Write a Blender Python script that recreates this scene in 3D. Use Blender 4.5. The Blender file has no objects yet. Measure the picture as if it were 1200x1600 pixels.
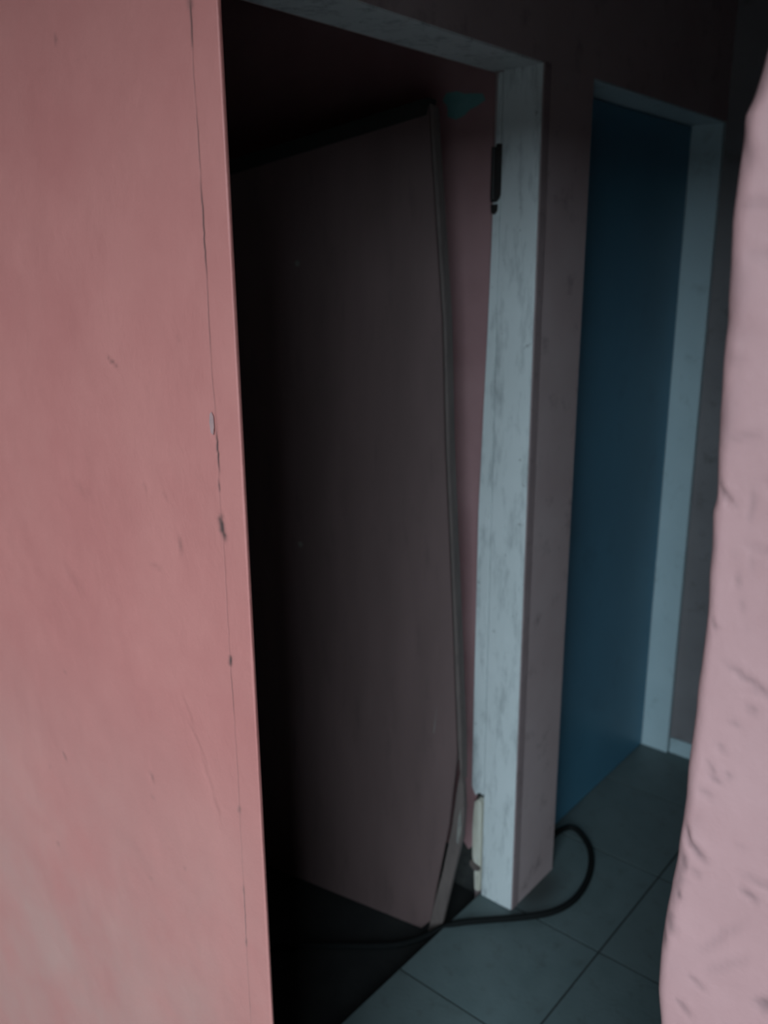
import bpy, bmesh, math, random
import numpy as np
from mathutils import Vector, Matrix

S = bpy.context.scene
COL = S.collection
random.seed(4)
rng = np.random.default_rng(7)

# ------------------------------------------------------------------ camera, light, exposure
# X = out of the corridor wall, Y = along the corridor, Z = up; metres
cam_d = bpy.data.cameras.new('camera')
cam = bpy.data.objects.new('camera', cam_d); COL.objects.link(cam)
R_ = Vector((0.76159, 0.64801, -0.00750)); U_ = Vector((-0.17045, 0.21147, 0.96241)); F_ = Vector((-0.62524, 0.73168, -0.27151))
M = Matrix((R_, U_, -F_)).transposed().to_4x4(); M.translation = Vector((1.0043, -1.6806, 1.6506))
cam.matrix_world = M
cam_d.sensor_fit = 'VERTICAL'; cam_d.sensor_height = 24.0; cam_d.lens = 24.0 * 1353.6 / 1600.0
cam_d.clip_start = 0.02
cam_d.dof.use_dof = True; cam_d.dof.focus_distance = 0.95; cam_d.dof.aperture_fstop = 3.3
S.camera = cam

W = bpy.data.worlds.new('overcast'); S.world = W; W.use_nodes = True
W.node_tree.nodes['Background'].inputs[0].default_value = (0.75, 0.86, 1.0, 1)
W.node_tree.nodes['Background'].inputs[1].default_value = 0.02

def area(name, loc, rot, sx, sy, power, col):
    l = bpy.data.lights.new(name, 'AREA'); l.shape = 'RECTANGLE'; l.size = sx; l.size_y = sy
    l.energy = power; l.color = col
    o = bpy.data.objects.new(name, l); COL.objects.link(o); o.location = loc; o.rotation_euler = rot
    return o
# overcast daylight from the open yard side behind the viewer
area('daylight', (4.5, -8.0, 6.8), (math.radians(90), 0, 0), 6.0, 10.0, 1800.0, (0.68, 0.88, 1.0))
# unseen warm light added low on the left to tint the near wall
warm_light = bpy.data.lights.new('warm_light', 'POINT'); warm_light.energy = 0.4; warm_light.color = (1.0, 0.62, 0.36); warm_light.shadow_soft_size = 0.06
bo = bpy.data.objects.new('warm_light', warm_light); COL.objects.link(bo); bo.location = (-0.75, -2.0, 0.9)

S.view_settings.view_transform = 'Standard'; S.view_settings.look = 'None'
S.view_settings.exposure = 0.0; S.view_settings.gamma = 1.0; S.view_settings.use_curve_mapping = False

# ------------------------------------------------------------------ dimensions
YN = -1.0806          # face of the near pink walls
XL, XR = 0.2474, 0.7961   # crack line of the left wall, edge of the right wall
XB = 0.2882           # outer edge of the thin batten closing the left wall
TN = 0.035            # thickness of the left partition
HD = 2.05             # door head height
HC = 2.50             # ceiling
O1 = (-0.84, 0.0)     # first doorway, along Y
O2 = (0.2194, 1.0152) # second doorway
YE = 1.036            # end wall face
TA = 0.135            # thickness of the corridor wall
ZR = -0.05            # floor of the dark room, a step lower

# ------------------------------------------------------------------ materials
def mat(name, build):
    m = bpy.data.materials.new(name); m.use_nodes = True
    nt = m.node_tree; b = nt.nodes['Principled BSDF']
    build(nt, b); return m
def N(nt, t, **k):
    n = nt.nodes.new(t)
    for a, v in k.items():
        if a in n.inputs: n.inputs[a].default_value = v
        else: setattr(n, a, v)
    return n
def coords(nt, scale=(1, 1, 1)):
    c = N(nt, 'ShaderNodeTexCoord'); mp = N(nt, 'ShaderNodeMapping'); mp.inputs['Scale'].default_value = scale
    nt.links.new(c.outputs['Object'], mp.inputs['Vector']); return mp.outputs['Vector']
def noise(nt, vec, scale, detail=4, rough=.55, lo=.35, hi=.65):
    n = N(nt, 'ShaderNodeTexNoise'); n.inputs['Scale'].default_value = scale; n.inputs['Detail'].default_value = detail
    n.inputs['Roughness'].default_value = rough
    nt.links.new(vec, n.inputs['Vector'])
    r = N(nt, 'ShaderNodeMapRange'); r.inputs['From Min'].default_value = lo; r.inputs['From Max'].default_value = hi
    nt.links.new(n.outputs['Fac'], r.inputs['Value']); return r.outputs['Result']
def mix(nt, fac, a, b):
    m = N(nt, 'ShaderNodeMix', data_type='RGBA')
    for sock, v in ((m.inputs[0], fac), (m.inputs[6], a), (m.inputs[7], b)):
        if hasattr(v, 'is_linked'): nt.links.new(v, sock)
        elif isinstance(v, (int, float)): sock.default_value = v
        else: sock.default_value = (*v, 1)
    return m.outputs[2]
def mul(nt, a, b):
    m = N(nt, 'ShaderNodeMath', operation='MULTIPLY')
    for s, v in ((m.inputs[0], a), (m.inputs[1], b)):
        if hasattr(v, 'is_linked'): nt.links.new(v, s)
        else: s.default_value = v
    return m.outputs[0]
def bump(nt, b, h, strength, dist=.002):
    n = N(nt, 'ShaderNodeBump'); n.inputs['Strength'].default_value = strength; n.inputs['Distance'].default_value = dist
    nt.links.new(h, n.inputs['Height']); nt.links.new(n.outputs['Normal'], b.inputs['Normal'])

def paint(base, other, stain, scale=6, rough=.6, bstr=.25, use_stain=True, vscale=(1, 1, 1)):
    def f(nt, b):
        v = coords(nt, vscale)
        c = mix(nt, noise(nt, v, scale), base, other)
        if use_stain:
            a = N(nt, 'ShaderNodeAttribute'); a.attribute_name = 'stain'
            c = mix(nt, a.outputs['Fac'], c, stain)
        else:
            c = mix(nt, mul(nt, noise(nt, v, scale * 2.3, 8, .65, .56, .78), .8), c, stain)
        nt.links.new(c, b.inputs['Base Color'])
        b.inputs['Roughness'].default_value = rough
        bump(nt, b, noise(nt, v, 160, 3, .6, .2, .8), bstr, .0012)
    return f
def pink_left(nt, b):
    paint((.56, .205, .18), (.52, .178, .158), (.09, .05, .045))(nt, b)
    src = b.inputs['Base Color'].links[0].from_socket
    v = coords(nt); sx = N(nt, 'ShaderNodeSeparateXYZ'); nt.links.new(v, sx.inputs[0])
    mr = N(nt, 'ShaderNodeMapRange'); mr.interpolation_type = 'SMOOTHSTEP'
    for k, q in (('From Min', 1.25), ('From Max', .35)): mr.inputs[k].default_value = q
    nt.links.new(sx.outputs['Z'], mr.inputs['Value'])
    low_tone = mul(nt, mul(nt, mr.outputs['Result'], noise(nt, v, 3.5, 6, .6, .2, .6)), .75)  # paler, greyer tone growing toward the bottom of the wall, broken by noise
    nt.links.new(mix(nt, low_tone, src, (.50, .29, .25)), b.inputs['Base Color'])
M_PINK_L = mat('salmon_paint', pink_left)
M_PINK_R = mat('pale_pink_paint', paint((.53, .29, .285), (.495, .262, .257), (.13, .08, .085), 9))
M_HALL = mat('dusky_pink_paint', paint((.54, .41, .405), (.49, .36, .355), (.2, .15, .145), 5, use_stain=False))
M_EDGE = mat('dark_frame_edge_paint', paint((.36, .265, .265), (.31, .225, .225), (.12, .09, .09), 9, use_stain=False))
M_END = mat('brown_grey_paint', paint((.29, .26, .265), (.25, .22, .225), (.1, .085, .08), 5, use_stain=False))
def room_pink(nt, b):
    v = coords(nt)
    c = mix(nt, noise(nt, v, 5), (.47, .26, .265), (.40, .21, .215))
    a = N(nt, 'ShaderNodeAttribute'); a.attribute_name = 'stain'
    c = mix(nt, a.outputs['Fac'], c, (.12, .36, .36))
    nt.links.new(c, b.inputs['Base Color']); b.inputs['Roughness'].default_value = .7
    bump(nt, b, noise(nt, v, 120, 3), .2)
M_ROOM = mat('room_pink_paint', room_pink)
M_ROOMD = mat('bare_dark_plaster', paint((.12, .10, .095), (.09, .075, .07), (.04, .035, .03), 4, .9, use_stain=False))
M_BLOCK = mat('rubble_and_gap_shade', paint((.05, .05, .045), (.03, .03, .03), (.015, .015, .015), 30, .95, .8, use_stain=False))
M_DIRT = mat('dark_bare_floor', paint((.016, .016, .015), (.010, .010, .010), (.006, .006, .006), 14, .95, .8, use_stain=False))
def white(nt, b):
    v = coords(nt)
    c = mix(nt, noise(nt, v, 4), (.80, .82, .82), (.74, .765, .76))
    vs = coords(nt, (9, 9, 2.2))
    d = mul(nt, noise(nt, vs, 3.2, 8, .68, .50, .72), .66)
    c = mix(nt, d, c, (.25, .27, .28))
    d2 = mul(nt, noise(nt, v, 34, 5, .6, .66, .74), .7)
    c = mix(nt, d2, c, (.10, .09, .08))
    nt.links.new(c, b.inputs['Base Color']); b.inputs['Roughness'].default_value = .5
    bump(nt, b, noise(nt, vs, 6, 5), .25, .002)
M_WHITE = mat('worn_white_gloss', white)
M_TEAL = mat('pale_teal_gloss', paint((.62, .75, .79), (.57, .70, .74), (.3, .38, .38), 5, .45, .1, use_stain=False))
M_CREAM = mat('bare_cream_wood', paint((.80, .76, .66), (.66, .60, .50), (.25, .20, .15), 14, .7, .4, use_stain=False, vscale=(3, 3, .6)))
M_DOOR = mat('dark_brown_ply', paint((.172, .108, .104), (.146, .092, .088), (.105, .068, .065), 3.2, .62, .3, use_stain=False, vscale=(4, 4, .8)))
M_LIP = mat('grey_brown_lipping', paint((.165, .125, .113), (.13, .098, .09), (.05, .042, .038), 12, .7, .4, use_stain=False, vscale=(3, 3, .7)))
M_BLUE = mat('dark_blue_gloss', paint((.085, .25, .36), (.072, .215, .315), (.05, .15, .22), 2.2, .42, .15, use_stain=False))
M_IRON = mat('rusty_black_iron', paint((.025, .025, .025), (.03, .022, .018), (.06, .03, .02), 30, .6, .5, use_stain=False))
M_PALE = mat('pale_scuff', paint((.27, .25, .22), (.22, .20, .185), (.14, .125, .115), 40, .8, .1, use_stain=False))
M_RUBBER = mat('black_rubber', paint((.008, .009, .009), (.009, .010, .010), (.012, .012, .012), 30, .8, .1, use_stain=False))
M_RUBBER.node_tree.nodes['Principled BSDF'].inputs['Specular IOR Level'].default_value = .12
M_GROUT = mat('dark_grout', paint((.022, .025, .025), (.016, .02, .02), (.01, .01, .01), 30, .9, .6, use_stain=False))
def tile_m(nt, b):
    v = coords(nt)
    info = N(nt, 'ShaderNodeObjectInfo')
    c = mix(nt, noise(nt, v, 9, 6), (.118, .155, .158), (.098, .132, .134))
    c = mix(nt, mul(nt, info.outputs['Random'], .35), c, (.10, .12, .115))
    c = mix(nt, mul(nt, noise(nt, v, 22, 6, .6, .55, .8), .6), c, (.055, .055, .05))
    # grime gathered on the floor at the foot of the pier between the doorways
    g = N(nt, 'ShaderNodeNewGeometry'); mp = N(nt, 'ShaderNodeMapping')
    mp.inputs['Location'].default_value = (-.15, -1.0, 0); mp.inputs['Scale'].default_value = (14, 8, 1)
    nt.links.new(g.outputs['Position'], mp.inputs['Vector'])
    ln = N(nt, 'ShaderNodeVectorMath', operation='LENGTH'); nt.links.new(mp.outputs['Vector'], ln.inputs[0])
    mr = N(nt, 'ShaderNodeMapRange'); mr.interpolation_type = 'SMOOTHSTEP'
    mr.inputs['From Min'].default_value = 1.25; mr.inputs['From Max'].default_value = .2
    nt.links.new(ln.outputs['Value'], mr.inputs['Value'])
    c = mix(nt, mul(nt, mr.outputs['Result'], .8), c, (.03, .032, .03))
    nt.links.new(c, b.inputs['Base Color']); b.inputs['Roughness'].default_value = .5
    bump(nt, b, noise(nt, v, 90, 3), .12)
M_TILE = mat('grey_green_ceramic', tile_m)
M_CEIL = mat('dim_ceiling_board', paint((.20, .21, .20), (.16, .17, .16), (.1, .1, .1), 4, .9, .2, use_stain=False))

# ------------------------------------------------------------------ mesh helpers
def link(name, me, m, parent=None, loc=None):
    o = bpy.data.objects.new(name, me); COL.objects.link(o)
    if m is not None:
        for k in (m if isinstance(m, (list, tuple)) else [m]): me.materials.append(k)
    if loc is not None: o.location = loc
    if parent is not None: o.parent = parent
    return o
def tag(o, label=None, cat=None, group=None, kind=None):
    if label: o['label'] = label
    if cat: o['category'] = cat
    if group: o['group'] = group
    if kind: o['kind'] = kind
    return o
def empty(name, loc):
    o = bpy.data.objects.new(name, None); COL.objects.link(o); o.location = loc; o.empty_display_size = .1
    return o
def boxes(bs, bevel=0.0, org=(0, 0, 0)):
    me = bpy.data.meshes.new('m'); bm = bmesh.new()
    for (x0, y0, z0, x1, y1, z1) in bs:
        vs = [bm.verts.new((x - org[0], y - org[1], z - org[2])) for x in (x0, x1) for y in (y0, y1) for z in (z0, z1)]
        for q in ((0, 1, 3, 2), (4, 6, 7, 5), (0, 4, 5, 1), (2, 3, 7, 6), (0, 2, 6, 4), (1, 5, 7, 3)):
            bm.faces.new([vs[i] for i in q])
    bmesh.ops.recalc_face_normals(bm, faces=bm.faces)
    if bevel: bmesh.ops.bevel(bm, geom=list(bm.edges), offset=bevel, segments=2, affect='EDGES', profile=.6)
    bm.to_mesh(me); bm.free(); return me
def prism(outline, origin, eu, ev, en, depth, bevel=0.0):
    """closed outline (u,v) in the plane origin+eu*u+ev*v, given thickness along en"""
    me = bpy.data.meshes.new('m'); bm = bmesh.new()
    o = Vector(origin); eu = Vector(eu); ev = Vector(ev); en = Vector(en)
    a = [bm.verts.new(o + eu * u + ev * v) for u, v in outline]
    b = [bm.verts.new(o + eu * u + ev * v + en * depth) for u, v in outline]
    n = len(a)
    bm.faces.new(a); bm.faces.new(b[::-1])
    for i in range(n): bm.faces.new((a[i], b[i], b[(i + 1) % n], a[(i + 1) % n]))
    bmesh.ops.recalc_face_normals(bm, faces=bm.faces)
    if bevel:
        bmesh.ops.bevel(bm, geom=list(bm.edges), offset=bevel, segments=2, affect='EDGES')
    bmesh.ops.triangulate(bm, faces=[f for f in bm.faces if len(f.verts) > 4])
    bm.to_mesh(me); bm.free(); return me

# smooth value noise in 2-D
class VNoise:
    def __init__(s, seed): s.g = np.random.default_rng(seed).random((256, 256)) * 2 - 1
    def __call__(s, x, y):
        xi = np.floor(x).astype(int); yi = np.floor(y).astype(int); fx = x - xi; fy = y - yi
        fx = fx * fx * (3 - 2 * fx); fy = fy * fy * (3 - 2 * fy); g = s.g
        q = lambda a, b: g[a % 256, b % 256]
        return (q(xi, yi) * (1 - fx) + q(xi + 1, yi) * fx) * (1 - fy) + (q(xi, yi + 1) * (1 - fx) + q(xi + 1, yi + 1) * fx) * fy
def relief(sv, zv, marks, seed, amps):
    """height (m) and stain (0..1) over wall coordinates; marks = dents, scratches, chips"""
    h = np.zeros_like(sv); st = np.zeros_like(sv)
    for k, (sc, am) in enumerate(amps): h += am * VNoise(seed + k)(sv * sc + 31.7 * k, zv * sc + 11.3 * k)
    vn = VNoise(seed + 50)
    for (s0, z0, ln, wd, ang, dep, dark) in marks:
        ca, sa = math.cos(math.radians(ang)), math.sin(math.radians(ang))
        ds, dz = sv - s0, zv - z0
        a = ds * ca + dz * sa; b = -ds * sa + dz * ca
        b = b + .25 * wd * vn(a * 160 + s0 * 99, b * 0 + z0 * 77)
        g = np.exp(-(a / (ln * .5)) ** 4 - (b / (wd * .5)) ** 2)
        h -= dep * g
        if not 80 < ang < 100: h += .45 * dep * np.exp(-(a / (ln * .5)) ** 4 - ((b - wd * .9) / (wd * .6)) ** 2)
        st = np.maximum(st, dark * g)
    return h, np.clip(st, 0, 1)
def sweep(path, zs, disp):
    """path: list of (x, y, nx, ny, s); disp(S, Z) -> (offset along normal, stain, dx)"""
    P = np.array(path); nc, nr = len(P), len(zs)
    Sg, Zg = np.meshgrid(P[:, 4], zs)
    h, st, dx = disp(Sg, Zg)
    X = P[None, :, 0] + P[None, :, 2] * h + dx; Y = P[None, :, 1] + P[None, :, 3] * h + 0 * Zg
    V = np.stack([X, Y, Zg], -1).reshape(-1, 3)
    i = np.arange(nr * nc).reshape(nr, nc)
    Fq = np.stack([i[:-1, :-1], i[:-1, 1:], i[1:, 1:], i[1:, :-1]], -1).reshape(-1, 4)
    me = bpy.data.meshes.new('m'); me.from_pydata(V.tolist(), [], Fq.tolist())
    at = me.attributes.new('stain', 'FLOAT', 'POINT'); at.data.foreach_set('value', st.reshape(-1).astype(np.float32))
    me.polygons.foreach_set('use_smooth', [True] * len(me.polygons)); me.update()
    return me

# ------------------------------------------------------------------ the corridor wall with its two doorways
wa = boxes([(-TA, YN + TN, ZR, 0, O1[0], HC),                       # pier by the near partition
            (-TA, O1[0], HD, 0, 0.032, HC),                    # over the first doorway
            (-TA, 0.032, ZR, 0, O2[0], HC),                          # pier between the doorways
            (-TA, O2[0], HD, 0, YE + .1, HC)])                 # over the second doorway
tag(link('wall_inner', wa, M_HALL), 'dusky pink corridor wall with two doorways', kind='structure')

# end wall and its white skirting
tag(link('wall_end', boxes([(0, YE, 0, XR + .3, YE + .1, HC)]), M_END), 'brown grey end wall of the corridor beside the far doorway', kind='structure')
tag(link('baseboard_end', boxes([(.004, YE - .012, 0, XR, YE, .056)], .003), M_TEAL), 'narrow pale skirting at the foot of the end wall', kind='structure')

# ------------------------------------------------------------------ first door frame
d1 = tag(empty('door_1', (0, 0, 0)), 'worn white frame of the nearer doorway, hinge side broken at the foot', kind='structure')
zt = [(-.094, .0), (0, .0), (0, HD), (-.094, HD)]
link('jamb_board', prism([(-.094, 0.0), (-.001, 0), (-.001, HD - .001), (-.094, HD - .001)], (0, 0, 0), (1, 0, 0), (0, 0, 1), (0, 1, 0), .030, .002), M_WHITE, d1)
link('front_edge', boxes([(-.004, .0045, 0, .0025, .0315, HD - .001)], .001), M_EDGE, d1)
# back strip of the jamb, snapped off above the floor
link('back_strip', prism([(-.1335, .322), (-.122, .300), (-.110, .312), (-.097, .309), (-.097, .9), (-.0965, HD - .006), (-.108, HD - .006), (-.113, 1.78), (-.119, 1.53), (-.133, 1.08), (-.134, .6)],
     (0, .001, 0), (1, 0, 0), (0, 0, 1), (0, 1, 0), .030, .0015), M_WHITE, d1)
link('wood_block', prism([(-.128, .275), (-.118, .284), (-.106, .278), (-.104, .09), (-.106, .0), (-.121, .0), (-.125, .085), (-.131, .10), (-.133, .20)],
     (0, .006, 0), (1, 0, 0), (0, 0, 1), (0, 1, 0), .024, .002), M_CREAM, d1)
link('gap_shade', boxes([(-.1345, .0305, 0, -.096, .0318, .34)]), M_BLOCK, d1)  # thin dark sheet standing in for the shade in the gap behind the block
link('splinter', prism([(-.133, .092), (-.104, .082), (-.104, .072), (-.12, .066), (-.134, .078)], (0, -.001, 0), (1, 0, 0), (0, 0, 1), (0, 1, 0), .01, .001), M_LIP, d1)
link('head_board', boxes([(-.118, O1[0], HD - .005, -.001, -.001, HD)], .001), M_WHITE, d1)
hp = link('hinge_plate', prism([(-.1065, 1.905), (-.092, 1.903), (-.0935, 1.80), (-.101, 1.786), (-.119, 1.786), (-.117, 1.80)], (0, -.0022, 0), (1, 0, 0), (0, 0, 1), (0, 1, 0), .006, .0015), M_IRON, d1)
bm = bmesh.new(); bmesh.ops.create_cone(bm, cap_ends=True, segments=16, radius1=.006, radius2=.005, depth=.105)
me = bpy.data.meshes.new('m'); bm.to_mesh(me); bm.free()
link('hinge_knuckle', me, M_IRON, hp, (-.110, -.004, 1.845))
link('hinge_foot', prism([(-.117, 1.781), (-.099, 1.782), (-.100, 1.768), (-.107, 1.760), (-.115, 1.764)], (0, -.003, 0), (1, 0, 0), (0, 0, 1), (0, 1, 0), .005, .001), M_IRON, hp)

# ------------------------------------------------------------------ second door frame with the blue leaf
d2 = tag(empty('door_2', (0, O2[1], 0)), 'pale teal white frame of the far doorway at the corridor end', kind='structure')
oy = O2[1]
link('jamb_board', boxes([(-.132, 0, 0, 0, .0205, HD - .001)], .002), M_TEAL, d2)
link('head_board', boxes([(-.132, O2[0] - oy + .001, HD - .005, -.001, -.001, HD)], .001), M_TEAL, d2)
link('door_stop', boxes([(-.132, -.012, 0, -.127, 0, HD - .006)], .001), M_TEAL, d2)
# blue leaf
bl = tag(empty('door_leaf', (-.092, O2[1] - .003, 0)), 'flat dark blue door shut in the far teal white frame', 'door')
link('leaf_panel', boxes([(-.035, -(O2[1] - O2[0]) + .006, .004, 0, -.002, HD - .008)], .003), M_BLUE, bl)

# ------------------------------------------------------------------ dark room behind the first doorway
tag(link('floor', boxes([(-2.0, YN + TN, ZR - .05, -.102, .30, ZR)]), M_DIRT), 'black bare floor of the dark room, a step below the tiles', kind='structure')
# right wall of that room: rubble core and a pink plaster skin with a ragged foot
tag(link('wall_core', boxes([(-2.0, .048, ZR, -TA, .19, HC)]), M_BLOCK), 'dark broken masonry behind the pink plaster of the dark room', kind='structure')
foot = [(-2.0, .02)] + [(-2.0 + .12 * k, .03 + .05 * rng.random()) for k in range(1, 14)] + [(-.40, .05), (-.30, .09), (-.22, .085), (-.18, .12), (-.160, .098), (-.148, .112), (-.1355, .09)]
sk_bm = prism(foot + [(-.1355, HC), (-2.0, HC)], (0, .030, 0), (1, 0, 0), (0, 0, 1), (0, 1, 0), .018)
bm = bmesh.new(); bm.from_mesh(sk_bm)
bmesh.ops.subdivide_edges(bm, edges=[e for e in bm.edges if e.calc_length() > .3], cuts=6, use_grid_fill=True); bm.to_mesh(sk_bm); bm.free()
tag(link('wall_room', sk_bm, M_ROOM), 'pink plaster wall of the dark room seen past the broken door', kind='structure')
# scrap of teal paint high on that wall
tp = []
for k in range(14):
    a = k / 14 * math.tau; r = 1 + .28 * math.sin(3 * a + 1) + .15 * math.sin(7 * a)
    tp.append((.052 * math.cos(a) * r, .026 * math.sin(a) * r))
M_TPATCH = mat('teal_paint_patch', paint((.20, .42, .42), (.17, .36, .36), (.2, .35, .35), 30, .7, .2, use_stain=False))
wr = bpy.data.objects['wall_room']
link('paint_patch', prism(tp, (-.222, .0288, 2.0), (1, 0, 0), (0, 0, 1), (0, 1, 0), .0013), M_TPATCH, wr)['label'] = 'scrap of teal paint'
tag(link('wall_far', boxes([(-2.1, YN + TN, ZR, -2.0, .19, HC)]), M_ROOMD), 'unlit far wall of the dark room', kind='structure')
tag(link('ceiling', boxes([(-2.1, YN + TN, HC, XR + .3, YE + .1, HC + .05)]), M_CEIL), 'dark ceiling over corridor and room', kind='structure')

# ------------------------------------------------------------------ floor tiles
fl = tag(link('floor', boxes([(-.102, -1.785, -.06, XR + .95, YE + .05, -.0018)], org=(0, 0, 0)), M_GROUT), 'grey green tiled floor of the corridor', kind='structure')
P = .3607; G = .0048
x_lines = [-.1145 + P * k for k in range(-1, 6)]; y_lines = [.0203 + P * k for k in range(-5, 4)]
tile_me = None
def tile_mesh(w, d):
    me = boxes([(0, 0, -.012, w, d, 0)], .0006); return me
cache = {}
for i in range(len(x_lines) - 1):
    for j in range(len(y_lines) - 1):
        x0, x1 = x_lines[i] + G / 2, x_lines[i + 1] - G / 2; y0, y1 = y_lines[j] + G / 2, y_lines[j + 1] - G / 2
        x0 = max(x0, -.100); x1 = min(x1, XR + .9); y1 = min(y1, YE - .002)
        # keep tiles out of the wall footings
        if x1 < 0.05:
            continue
        if x0 < -.05:
            x0 = -.100
        if x1 - x0 < .03 or y1 - y0 < .03: continue
        key = (round(x1 - x0, 4), round(y1 - y0, 4))
        if key not in cache: cache[key] = tile_mesh(*key); cache[key].materials.append(M_TILE)
        o = bpy.data.objects.new('tile', cache[key]); COL.objects.link(o); o.parent = fl
        o.location = (x0, y0, -.0008 + .0012 * random.random())

# ------------------------------------------------------------------ the torn-off brown door
ang = math.radians(10.3)
E = Vector((-math.cos(ang), -math.sin(ang), 0)); Nn = Vector((-math.sin(ang), math.cos(ang), 0))  # along the leaf, into the room beyond
bd = tag(empty('door_leaf', (-.117, -.149, ZR)), 'broken dark brown door standing ajar in the nearer doorway, off its hinges', 'door')
zb = -ZR  # local z of corridor floor level
def L(pts): return [(u, v + zb) for u, v in pts]
face = L([(.055, 1.979), (.018, 1.541), (.007, 1.263), (-.016, .885), (-.036, .504), (-.017, .297), (.034, -.012), (.06, -.047), (.76, -.048), (.765, 1.0), (.77, 1.86), (.40, 1.921)])
fp = link('face_panel', prism(face, (0, 0, 0), E, (0, 0, 1), Nn, .006, .0012), M_DOOR, bd)
body = L([(.058, 1.974), (.021, 1.541), (.010, 1.263), (-.013, .885), (-.030, .52), (-.005, .297), (.044, -.01), (.07, -.047), (.76, -.048), (.765, 1.85), (.40, 1.915)])
link('core_panel', prism(body, Nn * .0062, E, (0, 0, 1), Nn, .024, .001), M_LIP, bd)
back = L([(.055, 1.979), (.018, 1.541), (.007, 1.263), (-.016, .885), (-.036, .504), (.0, .40), (.05, -.047), (.76, -.048), (.77, 1.86), (.40, 1.921)])
link('back_panel', prism(back, Nn * .0304, E, (0, 0, 1), Nn, .005, .001), M_DOOR, bd)
lip = L([(.053, 1.972), (.016, 1.541), (.005, 1.263), (-.018, .885), (-.036, .54), (-.043, .46), (-.050, .43), (-.046, .56), (-.026, .885), (-.003, 1.263), (.008, 1.541), (.045, 1.966)])
link('edge_strip', prism(lip, Nn * .003, E, (0, 0, 1), Nn, .030, .001), M_LIP, bd)
# lower end of the edge strip, split off and bowed outward
M_TOPSHADE = mat('painted_top_shade', paint((.030, .027, .025), (.022, .02, .018), (.015, .013, .012), 9, .85, .3, use_stain=False))
shade_strip = L([(.052, 1.983), (.056, 1.950), (.40, 1.893), (.77, 1.832), (.77, 1.864), (.40, 1.925)])  # shadow along the leaf's top edge, put in as a dark strip
link('top_shade_strip', prism(shade_strip, Nn * -.003, E, (0, 0, 1), Nn, .0385, .001), M_TOPSHADE, bd)['label'] = 'dark strip painted as shade along the top edge'
tear = L([(-.043, .455), (-.034, .40), (-.024, .30), (.000, .16), (.030, .02), (.042, -.048), (.008, -.048), (-.004, .02), (-.030, .16), (-.052, .27), (-.056, .36), (-.052, .43)])
link('torn_strip', prism(tear, Nn * .001 - E * .002, E, (0, 0, 1), Nn, .016, .001), M_LIP, bd)['label'] = 'split grey brown strip at the foot'
link('splinter', prism(L([(-.047, .36), (-.041, .32), (-.037, .26), (-.043, .255), (-.051, .30)]), Nn * -.003 - E * .002, E, (0, 0, 1), Nn, .004, .0005), M_PALE, bd)
for u, v in ((.392, 1.662), (.412, .975)):
    bm = bmesh.new(); bmesh.ops.create_uvsphere(bm, u_segments=12, v_segments=8, radius=.007)
    for q in bm.verts: q.co.y *= .4
    me = bpy.data.meshes.new('m'); bm.to_mesh(me); bm.free()
    link('nail_head', me, M_PALE, bd, E * u + Vector((0, 0, v + zb)) - Nn * .001)
link('scratch', prism(L([(.020, .62), (.0225, .60), (.029, .545), (.027, .545)]), Nn * -.0004, E, (0, 0, 1), Nn, .0008), M_PALE, fp)

# ------------------------------------------------------------------ black cable on the floor
pts = [(-.072, .30, .009), (-.066, .395, .009), (-.045, .425, .009), (.0, .40, .009), (.045, .362, .009), (.080, .305, .009), (.105, .235, .009), (.116, .165, .009),
       (.112, .105, .009), (.090, .05, .009), (.055, .005, .009), (.010, -.042, .009), (-.045, -.098, .009), (-.095, -.143, .004), (-.135, -.195, -.03), (-.18, -.255, -.040), (-.235, -.30, -.040), (-.32, -.37, -.040), (-.48, -.50, -.040)]
cu = bpy.data.curves.new('cable', 'CURVE'); cu.dimensions = '3D'; cu.bevel_depth = .0086; cu.bevel_resolution = 4; cu.resolution_u = 8; cu.use_fill_caps = True
sp = cu.splines.new('NURBS'); sp.points.add(len(pts) - 1)
for k, p in enumerate(pts): sp.points[k].co = (*p, 1)
sp.use_endpoint_u = True; sp.order_u = 4
tmp = bpy.data.objects.new('tmp', cu); COL.objects.link(tmp)
dg = bpy.context.evaluated_depsgraph_get(); cme = bpy.data.meshes.new_from_object(tmp.evaluated_get(dg))
bpy.data.objects.remove(tmp)
for p in cme.polygons: p.use_smooth = True
cme.materials.clear()
tag(link('cable', cme, M_RUBBER), 'black cable looping over the floor tiles around the white door frame', 'cable')

# ------------------------------------------------------------------ near left wall (salmon partition with a chipped arris)
r = .002
path = []
cx = np.concatenate([np.linspace(-2.0, -.36, 14), np.arange(-.35, XL - .02, .0035), np.arange(XL - .02, XL + .012, .0010), np.arange(XL + .012, XB - r, .0025)])
for x in cx: path.append((x, YN, 0, -1, x))
for k in range(6):
    a = k / 5 * math.pi / 2
    path.append((XB - r + r * math.sin(a), YN + r - r * math.cos(a), math.sin(a), -math.cos(a), XB - r + r * a))
for x, y in ((XB - .001, YN + .006), (XB - .012, YN + .014), (XB - .040, YN + TN), (.2, YN + TN), (.02, YN + TN), (-.5, YN + TN), (-2.0, YN + TN)):
    path.append((x, y, 0, 0, XB + .01 + (XB - x)))
zs = np.concatenate([np.linspace(0, .3, 8)[:-1], np.arange(.3, 2.0, .0045), np.linspace(2.0, HC, 6)])
A = XL            # the crack between wall and batten
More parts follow.
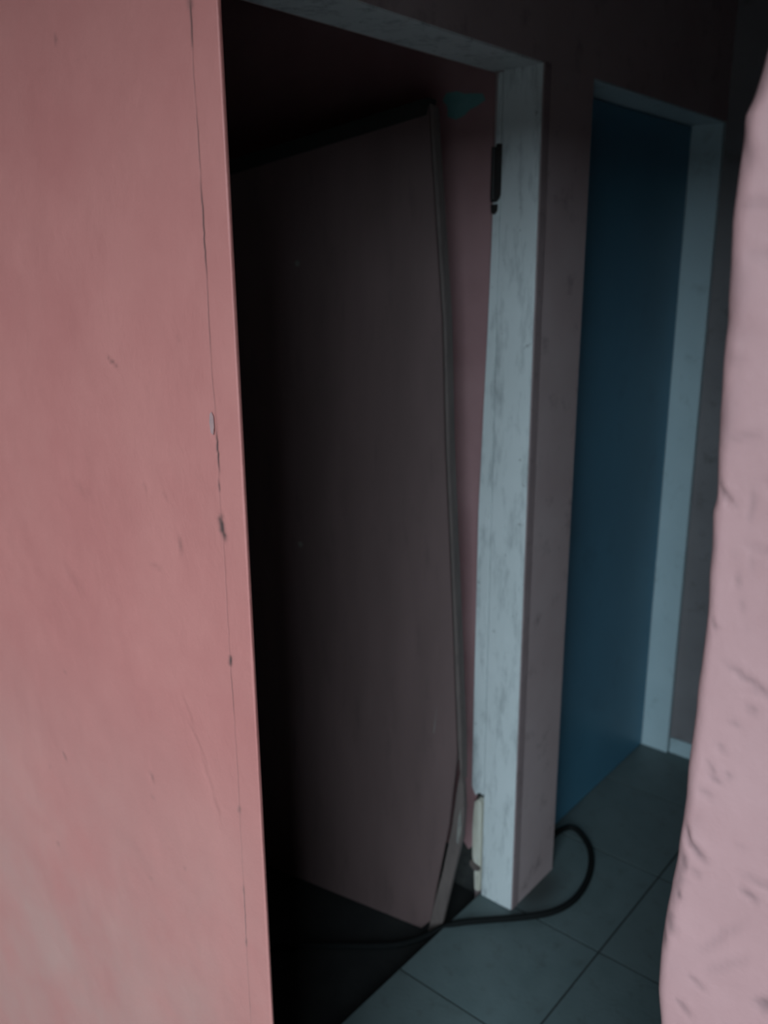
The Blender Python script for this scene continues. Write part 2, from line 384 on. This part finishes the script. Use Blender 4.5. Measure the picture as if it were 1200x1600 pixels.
ml = [(A, 1.2, 2.4, .0028, 90, .0002, .20), (.056, 1.5415, .022, .0045, -32, .0016, .50), (.10, 1.39, .012, .006, -40, .0008, .15), (.163, 1.327, .009, .020, 8, .0010, .32), (.109, 1.288, .026, .006, 0, .001, .16),
      (-.187, .900, .012, .010, -20, .0016, .42), (.0575, .963, .008, .014, 20, .0014, .40), (.055, .93, .010, .006, -30, .0006, .2), (-.002, 1.907, .008, .009, 30, .0009, .38),
      (-.246, .708, .014, .007, 30, .0009, .3), (.141, 1.385, .012, .005, -50, .0008, .15), (-.15, 1.06, .012, .005, -20, .0005, .25), (-.24, .86, .01, .006, 10, .0006, .2),
      (.17, 1.06, .06, .006, -58, .0011, .06), (.185, 1.02, .05, .006, -62, .0011, .06), (.155, 1.10, .04, .006, -60, .0010, .05), (.20, .98, .03, .008, -60, .001, .06),
      (.12, .845, .008, .006, 0, .0006, .22), (.19, 1.575, .012, .006, -50, .0006, .1), (.03, .78, .014, .006, 20, .0005, .15), (-.10, 1.22, .05, .02, -30, .0008, .05), (-.05, 1.36, .05, .02, -10, .0008, .06),
      # chips and crack lengths along the arris
      (A - .003, 1.483, .040, .010, 90, .0008, .0),
      (A, 1.366, .030, 0.0094, 97, 0.0006, 1.00), (A, 1.415, .013, 0.0037, 92, 0.0004, 0.74), (A, 1.455, .045, 0.0035, 93, 0.0004, 1.00), (A, 1.69, .10, 0.0028, 90, 0.0003, 0.92), (A, 1.775, .06, 0.0022, 90, 0.0002, 0.61),
      (A, 1.60, .09, 0.0022, 90, 0.0002, 0.54), (A, 1.885, .05, 0.0035, 90, 0.0003, 0.81), (A, 1.90, .012, 0.0088, 90, 0.0003, 0.54), (A, 1.835, .04, 0.0018, 90, 0.0002, 0.41), (A, 1.53, .06, 0.0018, 90, 0.0002, 0.38),
      (A, 1.20, .014, 0.0063, 90, 0.0005, 1.00), (A, 1.16, .07, 0.0022, 90, 0.0002, 0.54), (A, 1.28, .14, 0.0018, 90, 0.0002, 0.27), (A, 1.04, .12, 0.0020, 90, 0.0002, 0.27), (A, .995, .012, 0.0063, 90, 0.0002, 0.54),
      (A, .84, .09, 0.0022, 90, 0.0003, 0.74), (A, .795, .012, 0.0037, 90, 0.0003, 0.81), (A, .875, .014, 0.0037, 90, 0.0002, 0.68), (A, .70, .05, 0.0020, 90, 0.0002, 0.34), (A + .036, .46, .03, .008, 90, .001, .8)]
def dl(Sg, Zg):
    h, st = relief(Sg, Zg, ml, 3, [(5, .0016), (14, .0009), (40, .00035), (110, .00016)])
    return h, st, 0 * Zg
wl = tag(link('wall_left', sweep(path, zs, dl), M_PINK_L), 'smooth salmon pink wall with a chipped vertical edge, left of the dark opening', kind='structure')
# grey filler dab beside the arris
dab = [(-.002, -.012), (.002, -.014), (.0042, -.005), (.004, .007), (.001, .012), (-.002, .009), (-.0034, .0)]
M_DAB = mat('grey_filler', paint((.44, .255, .245), (.40, .23, .22), (.25, .2, .2), 40, .8, .2, use_stain=False))
link('filler_dab', prism(dab, (A - .0058, YN - .0012, 1.487), (1, 0, 0), (0, 0, 1), (0, 1, 0), .0012, .0004), M_DAB, wl)['label'] = 'grey filler dab'

# ------------------------------------------------------------------ near right wall (lumpy pale pink plaster, wavy corner)
prof = [(1.827, .737), (1.804, .735), (1.785, .731), (1.771, .725), (1.746, .725), (1.721, .724), (1.685, .722), (1.647, .724), (1.604, .725), (1.558, .725), (1.524, .725), (1.476, .727), (1.439, .729),
        (1.427, .7262), (1.395, .728), (1.363, .728), (1.324, .730), (1.29, .730), (1.255, .730), (1.213, .731), (1.184, .730), (1.155, .730), (1.117, .731), (1.078, .730), (1.047, .729), (1.012, .725), (.978, .722), (.943, .720), (.908, .719), (.865, .719), (.823, .724)]
pz = np.array([1.6506 - .7542 * (1.6506 - z) for z, x in prof])[::-1]; px = np.array([.7542 * (x - .728) for z, x in prof])[::-1]
r = .010
path = []
for x in np.concatenate([np.linspace(2.3, 1.22, 8)[:-1], np.arange(1.22, XR + r, -.004)]): path.append((x, YN, 0, -1, -(x - XR)))
for k in range(9):
    a = k / 8 * math.pi / 2
    path.append((XR + r - r * math.sin(a), YN + r - r * math.cos(a), -math.sin(a), -math.cos(a), -r + r * 1.3 * a))
for y in list(np.arange(.016, .13, .008)) + [.2, .4, .7, 1.0, 1.4, 1.8, YE - YN + .02]: path.append((XR, YN + y, -1, 0, y))
zs2 = np.concatenate([np.linspace(0, .7, 20)[:-1], np.arange(.7, 2.0, .0042), np.linspace(2.0, HC, 6)])
mr = []
def q(x, z, *a): mr.append((-(.7542 * (x - .728)), 1.6506 - .7542 * (1.6506 - z), *a))   # wall marks: distance from the corner, height
q(.737, 1.447, .016, .005, 40, .0020, .45); q(.742, 1.441, .014, .004, 20, .0012, .3)
q(.739, 1.316, .010, .004, 40, .0012, .4); q(.781, 1.268, .040, .005, 25, .0016, .38); q(.80, 1.262, .03, .004, -10, .0012, .25)
q(.767, 1.42, .06, .0022, 86, .0007, .28); q(.762, 1.355, .05, .0022, 78, .0007, .3)
q(.757, 1.155, .012, .005, 30, .001, .35); q(.752, 1.165, .010, .004, 60, .001, .35); q(.770, 1.162, .007, .005, 20, .001, .4); q(.75, 1.135, .012, .006, 0, .001, .25); q(.785, 1.24, .008, .006, 0, .0008, .35)
q(.735, 1.078, .018, .006, 60, .002, .55); q(.745, 1.068, .024, .006, 35, .0022, .62); q(.736, 1.045, .016, .008, 90, .0008, .5); q(.733, 1.02, .045, .010, 88, .0006, .32); q(.737, 1.003, .008, .006, 50, .0012, .65); q(.733, .965, .02, .01, 80, .0008, .4); q(.727, .94, .016, .008, 80, .0008, .3)
q(.805, 1.041, .014, .006, 20, .0014, .45); q(.815, 1.06, .03, .005, 5, .001, .3); q(.79, 1.09, .01, .004, 0, .0006, .2); q(.752, 1.04, .008, .006, 0, .0008, .28)
q(.785, .975, .05, .007, 120, .0008, .18); q(.797, .945, .04, .007, 130, .0008, .16); q(.77, .905, .014, .005, 20, .0012, .35); q(.76, .865, .014, .006, 40, .001, .4); q(.835, .92, .012, .014, 40, .002, .6)
q(.738, 1.572, .016, .012, 0, .0010, .16); q(.735, 1.60, .03, .02, 60, .001, .14); q(.75, 1.50, .03, .006, -20, .0012, .2); q(.745, 1.70, .02, .008, 10, .001, .2); q(.752, 1.66, .02, .01, 0, .001, .12); q(.73, 1.745, .03, .012, 70, .001, .25)
q(.792, 1.46, .03, .006, 10, .0012, .2); q(.775, 1.40, .02, .006, 10, .001, .15); q(.77, 1.22, .008, .005, 0, .0008, .3); q(.76, 1.19, .009, .005, 30, .0008, .3)
def dr(Sg, Zg):
    h, st = relief(Sg, Zg, mr, 21, [(7, .0022), (18, .0012), (45, .0004), (120, .0001)])
    fade = np.clip(1 - np.abs(Sg) / .12, 0, 1); fade = fade * fade * (3 - 2 * fade)
    dx = np.interp(Zg, pz, px) * fade
    dirt = np.exp(-((Sg + .004) / .008) ** 2) * np.clip(VNoise(77)(Sg * 60, Zg * 22) - .1, 0, 1) * .5
    return h, np.maximum(st, dirt), dx
tag(link('wall_right', sweep(path, zs2, dr), M_PINK_R), 'lumpy pale pink plaster wall with a wavy corner, right edge of the view', kind='structure')

# ------------------------------------------------------------------ rest of the shell: unseen lintel and eave added to cut the daylight, the room the camera stands in
tag(link('light_block_lintel', boxes([(XL - .1, YN + .001, 1.915, XR + .1, YN + TN, HC)]), M_PINK_L), 'pink lintel added above the view to cut the daylight', kind='structure')  # unseen lintel, added and set low to darken the upper corridor
tag(link('light_block_eave_1', boxes([(-1.6, YN - .90, 2.20, 2.3, YN - .0005, 2.28)]), M_CEIL), 'board added above the view to shade the top of the pink walls', kind='structure')  # unseen eave, added to hold daylight off the upper walls
M_YARD = mat('yard_concrete', paint((.58, .58, .56), (.52, .52, .50), (.35, .35, .33), 3, .9, .5, use_stain=False))
tag(link('floor', boxes([(-2.2, -8.2, -.08, 9.0, -1.786, -.002)]), M_YARD), 'grey concrete yard behind the viewer', kind='structure')
tag(link('floor', boxes([(-2.2, -1.785, -.08, -.103, YN + .004, -.002), (XR + .951, -1.785, -.08, 2.3, YN + .004, -.002)]), M_YARD), 'concrete apron at the foot of the pink walls', kind='structure')
